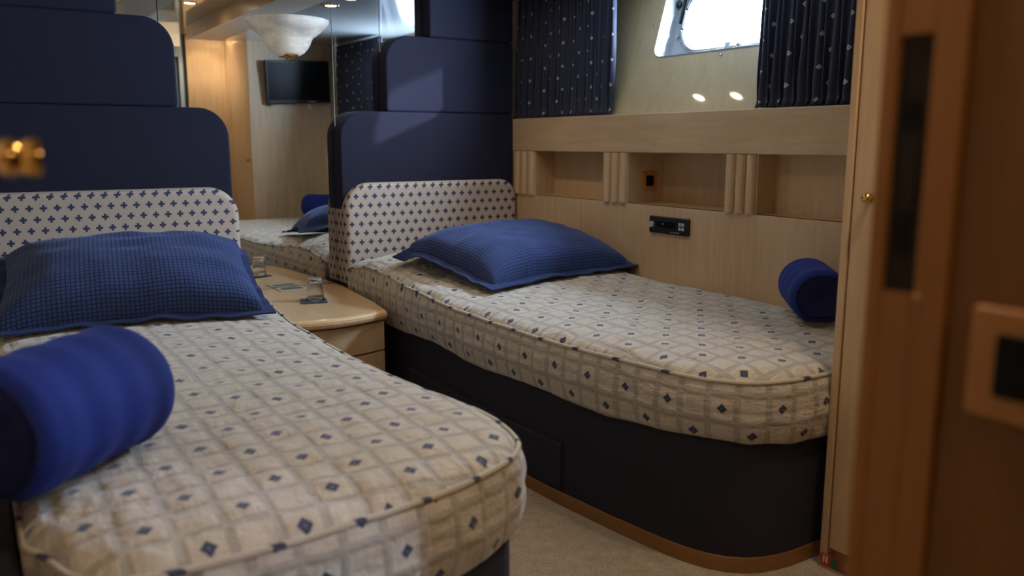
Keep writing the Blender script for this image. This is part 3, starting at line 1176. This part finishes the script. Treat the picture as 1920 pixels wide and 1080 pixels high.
# ================================================================= BOLSTERS
def bolster(a, bb, rad, label, seed):
    A, B = Vector(a), Vector(bb)
    d = (B - A)
    Ln = d.length
    e = empty('bolster', A.lerp(B, .5), label=label, cat='bolster', group='royal blue fleece bolsters')
    dn = d.normalized()
    s_ = dn.cross(Vector((0, 0, 1))).normalized()
    up = s_.cross(dn)
    prof = []
    for k in range(7):
        t = k / 6 * PI / 2
        prof.append((rad - 0.028 * (1 - math.sin(t)), 0.028 * (1 - math.cos(t)) ))
    body = [(r, h) for r, h in prof]
    mid = [(rad * (1 + 0.015 * math.sin(k)), lerp(0.035, Ln - 0.035, k / 20)) for k in range(21)]
    end = [(r, Ln - h) for r, h in prof[::-1]]
    allp = body + mid + end
    vs, fs = [], []
    S = 48
    for i, (r, h) in enumerate(allp):
        for k in range(S):
            an = 2 * PI * k / S
            sag = 0.92 if math.sin(an) < -0.8 else 1.0
            wr = 1 + (0.005 * vnoise(k * 0.35, h * 9 + seed) - 0.05 * math.exp(-((k - 20) / 4.0) ** 2 - ((h - Ln * 0.25) / 0.022) ** 2) - 0.03 * math.exp(-((k - 3) / 4.0) ** 2 - ((h - Ln * 0.6) / 0.018) ** 2)) * math.sin(PI * k / S)
            p_ = dn * (h - Ln / 2) + (s_ * math.cos(an) * 1.04 + up * max(-0.93, math.sin(an)) * 0.97) * r * wr
            vs.append(p_)
    m_ = len(allp)
    for i in range(m_ - 1):
        for k in range(S):
            fs.append((i * S + k, i * S + (k + 1) % S, (i + 1) * S + (k + 1) % S, (i + 1) * S + k))
    mesh('bolster_case', vs, [f[::-1] for f in fs], FLEECE, e, True)
    # gathered round ends with piped rim and a covered button
    for sg, h0 in ((-1, 0.0), (1, Ln)):
        bm = bmesh.new()
        rings = []
        for r, dep in ((rad - 0.024, 0.001), (rad * 0.72, 0.006), (rad * 0.45, 0.004), (rad * 0.2, -0.003), (0.006, -0.007)):
            rings.append([bm.verts.new(dn * (h0 - Ln / 2 + sg * dep) + (s_ * math.cos(2 * PI * k / S) * 1.04 + up * max(-0.93, math.sin(2 * PI * k / S)) * .97) * r * (1 + 0.0 * k) + dn * (0.0010 * math.sin(k * 2.4) * (1 if r < rad * .9 else 0))) for k in range(S)])
        for i in range(len(rings) - 1):
            for k in range(S):
                bm.faces.new((rings[i][k], rings[i][(k + 1) % S], rings[i + 1][(k + 1) % S], rings[i + 1][k]))
        bm.faces.new(rings[-1])
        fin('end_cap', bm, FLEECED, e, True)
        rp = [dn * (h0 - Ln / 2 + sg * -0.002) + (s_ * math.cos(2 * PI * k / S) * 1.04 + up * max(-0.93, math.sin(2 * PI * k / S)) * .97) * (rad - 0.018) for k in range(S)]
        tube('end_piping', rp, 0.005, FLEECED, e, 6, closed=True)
    return e

bolster((-0.322, -2.300, 0.668), (-0.095, -2.062, 0.666), 0.089,
        'royal blue fleece bolster on the right bed in the corner by the jamb', 3)
bolster((-2.515, -2.410, 0.686), (-2.275, -2.187, 0.686), 0.120,
        'royal blue fleece bolster lying on the left bed nearest the camera', 8)

# ================================================================= NIGHTSTAND
ns = empty('nightstand', (-1.27, -0.4, 0), label='pale wood nightstand with rounded top between the two beds', cat='nightstand')
def nsp(o):
    o.parent = ns
    o.matrix_parent_inverse = Matrix.Translation((1.27, 0.4, 0))
    return o
def ns_slab(nm, pts, z0, z1, er, m):
    Q = [Vector(p_) for p_ in pts]
    bm = bmesh.new()
    rows = []
    K = 6
    prof = [(0.0 if er < 0.012 else 0, z0)]
    for k in range(K + 1):
        t = -PI / 2 + PI * k / K
        prof.append((er * (1 - math.cos(t)), (z0 + z1) / 2 + (z1 - z0) / 2 * math.sin(t)))
    prof = prof[1:]
    c0 = Vector((sum(q.x for q in Q) / len(Q), sum(q.y for q in Q) / len(Q)))
    for ins, z_ in prof:
        row = []
        for q in Q:
            dv_ = q - c0
            front = q.y < -0.6
            row.append(bm.verts.new((q.x - (0.0 if not front else 0.15 * ins * (1 if q.x > c0.x else -1)), q.y + (ins if front else 0), z_)))
        rows.append(row)
    n_ = len(Q)
    for a in range(len(rows) - 1):
        for i in range(n_):
            j = (i + 1) % n_
            bm.faces.new((rows[a][i], rows[a][j], rows[a + 1][j], rows[a + 1][i]))
    bm.faces.new(rows[-1])
    bm.faces.new(rows[0][::-1])
    return nsp(fin(nm, bm, m, None, False))
front = [(-1.076 - 0.475 * k / 16, -0.772 - 0.055 * math.sin(PI * k / 16)) for k in range(17)]
topo = [(-1.000, -0.004), (-1.004, -0.135), (-1.022, -0.3), (-1.046, -0.55)] + front + [(-1.532, -0.50), (-1.495, -0.28), (-1.470, -0.145), (-1.470, -0.004)]
ns_slab('worktop', topo, 0.416, 0.457, 0.020, TOPWOOD)
nsp(box('carcass', -1.470, -1.085, -0.735, -0.006, 0.0, 0.416, MAPLE, bev=0.001))
def dfront(z0, z1):
    pts = [(-1.082 - 0.455 * k / 16, -0.752 - 0.040 * math.sin(PI * k / 16)) for k in range(17)]
    pts = [(-1.082, -0.730)] + pts + [(-1.537, -0.730)]
    bm = bmesh.new()
    lo = [bm.verts.new((x_, y_, z0)) for x_, y_ in pts]
    hi = [bm.verts.new((x_, y_, z1)) for x_, y_ in pts]
    n_ = len(pts)
    for i in range(n_):
        j = (i + 1) % n_
        bm.faces.new((lo[i], lo[j], hi[j], hi[i]))
    bm.faces.new(hi)
    bm.faces.new(lo[::-1])
    bmesh.ops.bevel(bm, geom=[e_ for e_ in bm.edges], offset=0.0015, segments=1, affect='EDGES')
    nsp(fin('drawer_front', bm, MAPLE, None, False))
dfront(0.290, 0.408)
dfront(0.165, 0.282)
dfront(0.04, 0.157)

# things on the nightstand
co = pad('coaster', -0.056, 0.056, -0.056, 0.056, 0.005, SLATE, None, (0.003,) * 4, 0.0015,
         frame=(Vector((1, 0, 0)), Vector((0, 1, 0)), Vector((0, 0, 1))), n=2)
co.location = (-1.262, -0.418, 0.4572)
co.rotation_euler = (0, 0, R(-16))
prop(co, 'square dark slate coaster under the upturned tumbler on the nightstand', 'coaster')
tb_ = empty('drinking_glass', (-1.252, -0.414, 0.4625), label='clear tumbler standing upside down on the dark coaster', cat='glass')
lathe('glass_body', [(0.0, 0.0975), (0.025, 0.0975), (0.029, 0.0965), (0.0305, 0.092), (0.033, 0.07), (0.0365, 0.02), (0.0378, 0.001), (0.0368, 0.0),
                    (0.0356, 0.001), (0.0342, 0.02), (0.0308, 0.07), (0.0285, 0.079), (0.022, 0.0835), (0.0, 0.0845)],
      (0, 0, 0), (0, 0, 1), TUMB, tb_, 36)
lf = empty('leaflet', (-1.24, -0.064, 0.4575), R(-3), label='small folded leaflet lying flat against the mirror on the nightstand', cat='leaflet')
pad('paper_sheet', -0.066, 0.066, -0.055, 0.055, 0.003, PAPER, lf, (0.001,) * 4, 0.0006, frame=(Vector((1, 0, 0)), Vector((0, 1, 0)), Vector((0, 0, 1))), n=1)
pad('printed_strip', -0.050, 0.052, -0.020, 0.030, 0.0006, INK, lf, (0.001,) * 4, 0.0003, origin=(0, 0, 0.003), frame=(Vector((1, 0, 0)), Vector((0, 1, 0)), Vector((0, 0, 1))), n=1)

# ================================================================= SCONCE
sc = empty('wall_sconce', (-1.185, 0, 1.53), label='white alabaster glass bowl sconce with brass finial on the mirror', cat='lamp')
def scp(o):
    o.parent = sc
    return o
prof = [(0.030, 0.0), (0.052, 0.004), (0.072, 0.016), (0.088, 0.034), (0.100, 0.054), (0.108, 0.074), (0.116, 0.086), (0.130, 0.094), (0.136, 0.100), (0.150, 0.109), (0.157, 0.117), (0.171, 0.128), (0.178, 0.138), (0.186, 0.150), (0.188, 0.160)]
inner = [(r - 0.005, h + 0.002) for r, h in prof[::-1]]
sh = lathe('lamp_shade', prof + inner, (0, -0.002, 0), (0, 0, 1), ALAB, sc, 40, 90, 270)
# make sure the half bowl is on the cabin side
if sum(v_.co.y for v_ in sh.data.vertices) > 0:
    for v_ in sh.data.vertices: v_.co.y = -v_.co.y - 0.004
    sh.data.flip_normals()
lathe('finial', [(0.0, -0.014), (0.006, -0.012), (0.008, -0.006), (0.004, 0.0), (0.012, 0.004), (0.022, 0.008), (0.028, 0.012), (0.0, 0.02)], (0, -0.018, -0.002), (0, 0, 1), BRASS, sc, 20)
lathe('brass_cup', [(0.0, 0.0), (0.030, 0.001), (0.034, 0.007), (0.028, 0.010), (0.0, 0.012)], (0, -0.036, -0.003), (0, 0, 1), BRASS, sc, 20)
box('back_bracket', -0.02, 0.02, -0.012, -0.001, 0.0, 0.09, BRASS, sc, bev=0.002)
bl = lathe('bulb', [(0.0, 0.0), (0.012, 0.005), (0.016, 0.02), (0.010, 0.045), (0.0, 0.05)], (0, -0.06, 0.05), (0, 0, 1), BULB, sc, 16)

# ================================================================= DOWNLIGHTS
def downlight(x_, y_, z_, power, label, rad=0.032, spot=120, aim=(0, 0, -1)):
    e = empty('downlight', (x_, y_, z_), label=label, cat='lamp', group='small brass ceiling downlights')
    lathe('bezel', [(rad, 0.0), (rad + 0.003, 0.004), (rad + 0.012, 0.005), (rad + 0.014, 0.001), (rad + 0.014, -0.001)], (0, 0, 0.0), (0, 0, -1), BRASS, e, 24)
    bm = bmesh.new()
    vv = [bm.verts.new((rad * math.cos(2 * PI * k / 24), rad * math.sin(2 * PI * k / 24), -0.001)) for k in range(24)]
    bm.faces.new(vv[::-1])
    me = bpy.data.meshes.new('lens')
    bm.to_mesh(me); bm.free()
    me.materials.append(EMIT)
    o = bpy.data.objects.new('lens', me)
    COL.objects.link(o)
    o.parent = e
    l = bpy.data.lights.new('downlight_beam', 'SPOT')
    l.energy = power
    l.color = WARM
    l.shadow_soft_size = 0.03
    l.spot_size = R(spot)
    l.spot_blend = 0.8
    lo = bpy.data.objects.new('downlight_beam', l)
    COL.objects.link(lo)
    lo.parent = e
    lo.location = (0, 0, -0.012)
    lo.rotation_euler = Vector(aim).to_track_quat('-Z', 'Y').to_euler()
    return e
downlight(-0.695, -0.42, CZ, 4.5, 'downlight in the side ceiling above the right bed, nearest the mirror')
downlight(-0.700, -0.69, CZ, 5.5, 'downlight in the side ceiling above the right bed, second from the mirror')
downlight(-1.24, -1.6, CZ2, 9, 'added fill downlight in the raised centre ceiling between the beds', spot=150)  # unseen lamp added to light the aisle and beds
downlight(-0.82, -3.03, CZ2, 14, 'bright downlight close to the passage wall, seen in the mirror', spot=120)
downlight(-0.66, -3.00, CZ2, 2, 'larger ring downlight in the passage corner by the wardrobe, seen in the mirror', rad=0.05, spot=120)
downlight(-1.9, -3.05, CZ2, 13, 'added fill downlight in the entry ceiling beyond the foot of the left bed', spot=150)  # unseen lamp added to warm the foot of the left bed

# ================================================================= WARDROBE at the foot of the right bed
wd = empty('wardrobe', (-0.3, -2.87, 0), label='tall pale maple wardrobe with brass knob, its end beside the right bed foot', cat='wardrobe')
def wdp(o):
    o.parent = wd
    o.matrix_parent_inverse = Matrix.Translation((0.3, 2.87, 0))
    return o
wdp(box('carcass', -0.600, -0.004, -3.175, FY, 0.0, CZ2 - 0.003, MAPLE, bev=0.001))
wdp(box('edge_post', -0.632, -0.600, -2.592, FY + 0.004, 0.0, CZ2 - 0.003, MAPLE, bev=0.003))
dr = wdp(box('wardrobe_door', -0.629, -0.602, -3.10, -2.597, 0.06, 1.90, MAPLE, bev=0.002))
wdp(box('edge_post', -0.632, -0.600, -3.175, -3.104, 0.0, CZ2 - 0.003, MAPLE, bev=0.003))
kb = lathe('door_knob', [(0.0, 0.026), (0.007, 0.0255), (0.012, 0.021), (0.013, 0.016), (0.009, 0.010), (0.005, 0.007), (0.005, 0.003), (0.010, 0.001), (0.010, -0.001)], (-0.629, -2.645, 1.005), (-1, 0, 0), BRASS, None, 20)
kb.parent = dr
kb.matrix_parent_inverse = dr.matrix_basis.inverted()
kb.location = (0, 0, 0)
wdp(box('corner_batten', -0.055, -0.004, FY - 0.001, FY + 0.012, 0.62, CZ2 - 0.02, MAPLE, bev=0.002))

st = empty('sticker', (-0.634, -2.585, 0.03), label='small red and green safety sticker low on the wardrobe edge post', cat='sticker')
st.parent = None
box('sticker_ground', -0.002, 0.0, -0.060, 0.008, -0.022, 0.012, STICKR, st, bev=0)
box('sticker_mark', -0.0026, 0.0, -0.006, -0.001, -0.012, 0.008, STICKW, st, bev=0)
box('sticker_mark', -0.0026, 0.0, -0.016, -0.010, -0.012, 0.008, STICKW, st, bev=0)
box('sticker_panel', -0.0026, 0.0, -0.052, -0.026, -0.020, 0.008, STICKG, st, bev=0)

# television on the wardrobe end, seen in the mirror
tv = empty('television', (-0.265, FY + 0.012, 1.60), label='flat black television on the maple panel, seen in the mirror', cat='television')
tv.rotation_euler = (R(-4), R(-2.2), 0)
fr_tv = (Vector((1, 0, 0)), Vector((0, 0, 1)), Vector((0, 1, 0)))
pad('wall_bracket', -0.06, 0.06, -0.06, 0.06, 0.03, BLACKP, tv, (0.004,) * 4, 0.002, frame=fr_tv, n=2)
pad('tv_body', -0.250, 0.250, -0.160, 0.158, 0.030, BLACKP, tv, (0.008,) * 4, 0.006, origin=(0, 0.022, 0), frame=fr_tv, n=4)
pad('screen', -0.236, 0.236, -0.134, 0.146, 0.002, BLACKG, tv, (0.002,) * 4, 0.001, origin=(0, 0.052, 0), frame=fr_tv, n=2)
pad('brand_badge', -0.03, 0.03, -0.151, -0.145, 0.001, GREYP, tv, (0.001,) * 4, 0.0005, origin=(0.10, 0.052, 0), frame=fr_tv, n=1)
pad('hinge_foot', -0.225, -0.195, -0.172, -0.158, 0.02, BLACKP, tv, (0.002,) * 4, 0.001, origin=(0, 0.026, 0), frame=fr_tv, n=1)
sn = pad('remote_sensor', -0.010, 0.010, -0.018, 0.018, 0.012, STICKW, None, (0.004,) * 4, 0.003, origin=(0, 0, 0), frame=fr_tv, n=3)
sn.location = (-0.165, FY + 0.001, 1.415)
prop(sn, 'tiny white sensor on the panel just under the television, seen in the mirror', 'sensor')

# ================================================================= SWITCH, RADIO
def switch(name, O, A, B, Cc, w, label, m):
    e = empty(name, O, label=label, cat='switch')
    h = w / 2
    # frame as four bars round the insert
    fr = (A, B, Cc)
    pad('switch_frame', -h, h, -h, h, 0.008, m, e, (0.004,) * 4, 0.003, frame=fr, n=3)
    pad('switch_rocker', -h * 0.5, h * 0.5, -h * 0.56, h * 0.56, 0.004, BLACKM, e, (0.002,) * 4, 0.0015, origin=Cc * 0.0078, frame=fr, n=2)
    return e
SWW = wood('switch_frame_wood', (0.44, 0.19, 0.04), (0.56, 0.27, 0.07), rough=0.4, coat=0.1)
switch('wall_switch', (0.128, -1.0125, 0.968), Vector((1, 0, 0)), Vector((0, 0, 1)), Vector((0, -1, 0)), 0.086,
       'wood-framed black switch inside the middle shelf niche', SWW)

ra_ = empty('car_radio', (-0.001, -1.295, 0.792), label='black radio unit set into the maple panel above the right bed', cat='radio')
fr_r = (Vector((0, -1, 0)), Vector((0, 0, 1)), Vector((-1, 0, 0)))
pad('radio_body', -0.118, 0.118, -0.036, 0.036, 0.012, BLACKP, ra_, (0.006,) * 4, 0.004, frame=fr_r, n=3)
pad('display', -0.070, 0.045, -0.010, 0.018, 0.0012, BLACKG, ra_, (0.003,) * 4, 0.0006, origin=(-0.012, 0, 0), frame=fr_r, n=2)
lathe('volume_knob', [(0.0, 0.010), (0.012, 0.009), (0.014, 0.0)], (-0.011, 0.100, 0.0), (-1, 0, 0), GREYP, ra_, 20)
for k in range(2):
    for j in range(2):
        pad('radio_button', -0.007, 0.007, -0.007, 0.007, 0.004, GREYP, ra_, (0.003,) * 4, 0.0015, origin=(-0.011, -0.070 - 0.018 * k, 0.010 - 0.018 * j), frame=fr_r, n=2)
for k in range(4):
    pad('radio_key', -0.005, 0.005, -0.002, 0.002, 0.001, GREYP, ra_, (0.001,) * 4, 0.0005, origin=(-0.012, -0.02 - 0.014 * k, -0.026), frame=fr_r, n=1)
pad('display_mark', -0.004, 0.004, -0.002, 0.002, 0.0008, STICKW, ra_, (0.001,) * 4, 0.0004, origin=(-0.013, 0.03, 0.006), frame=fr_r, n=1)

# ================================================================= NEAR RIGHT: door jamb, lock recess, panel with switch
PX = -1.81
jb = empty('trim_1', (PX, -3.478, 0), kind='structure')
def jp(o):
    o.parent = jb
    o.matrix_parent_inverse = Matrix.Translation((-PX, 3.478, 0))
    return o
S0, S1, SZ0, SZ1 = -3.4525, -3.4830, 1.008, 1.231
jp(box('jamb_post', PX, PX + 0.07, -3.512, S1, 0.0, CZ2 - 0.002, MAPLE_DIM, bev=0.0015))
jp(box('jamb_post', PX, PX + 0.07, S0, -3.436, 0.0, CZ2 - 0.002, MAPLE_DIM, bev=0.003))
jp(box('jamb_post', PX, PX + 0.07, S1, S0, 0.0, SZ0, MAPLE_DIM, bev=0))
jp(box('jamb_post', PX, PX + 0.07, S1, S0, SZ1, CZ2 - 0.002, MAPLE_DIM, bev=0))
sp = empty('strike_plate', (PX + 0.004, -3.468, 1.12), label='tall dark bronze strike plate let into the near door jamb', cat='strike plate')
fr_s = (Vector((0, -1, 0)), Vector((0, 0, 1)), Vector((-1, 0, 0)))
pad('plate', -0.0145, 0.0145, -0.111, 0.110, 0.002, BRONZE, sp, (0.001,) * 4, 0.0008, origin=(0.001, 0, 0), frame=fr_s, n=1)
pad('latch_hole', -0.009, 0.007, 0.030, 0.056, 0.001, BLACKM, sp, (0.001,) * 4, 0.0004, origin=(-0.0008, 0, 0), frame=fr_s, n=1)
pad('bolt_hole', -0.008, 0.006, -0.080, -0.040, 0.001, BLACKM, sp, (0.001,) * 4, 0.0004, origin=(-0.0008, 0, 0), frame=fr_s, n=1)
pad('keeper_lip', -0.006, 0.008, -0.034, 0.022, 0.0015, BRONZE, sp, (0.001,) * 4, 0.0004, origin=(-0.0008, 0, 0), frame=fr_s, n=1)
lathe('brass_screw', [(0.0, 0.002), (0.0022, 0.0015), (0.003, 0.0)], (-0.004, -0.0185, -0.1135), (-1, 0, 0), BRASS, sp, 12)
box('wall_right_near', PX + 0.006, PX + 0.07, -5.2, -3.513, 0.0, CZ2 - 0.002, MAPLE_DIM2, bev=0)['kind'] = 'structure'
switch('wall_switch', (PX + 0.0055, -3.583, 0.962), Vector((0, -1, 0)), Vector((0, 0, 1)), Vector((-1, 0, 0)), 0.092,
       'wood-framed black switch on the dark panel at the right edge, close to the camera', SWW)

# ================================================================= NEAR LEFT: open door leaf with brass knob
d2 = empty('door_2', (-2.54, -3.1, 0), kind='structure')
o = box('door_leaf', -2.552, -2.520, -3.50, -2.82, 0.02, 1.88, MAPLE, bev=0.002)
o.parent = d2
o.matrix_parent_inverse = Matrix.Translation((2.54, 3.1, 0))
k2 = lathe('door_knob', [(0.016, -0.001), (0.016, 0.002), (0.0065, 0.005), (0.0060, 0.022), (0.0075, 0.042), (0.009, 0.046), (0.016, 0.049), (0.0175, 0.054), (0.0135, 0.062), (0.0175, 0.070), (0.0165, 0.077), (0.0, 0.079)],
           (-2.520, -3.055, 1.127), (1, 0, 0), BRASS, None, 28)
k2.parent = o
k2.matrix_parent_inverse = Matrix.Identity(4)
k2.location = (0, 0, 0)
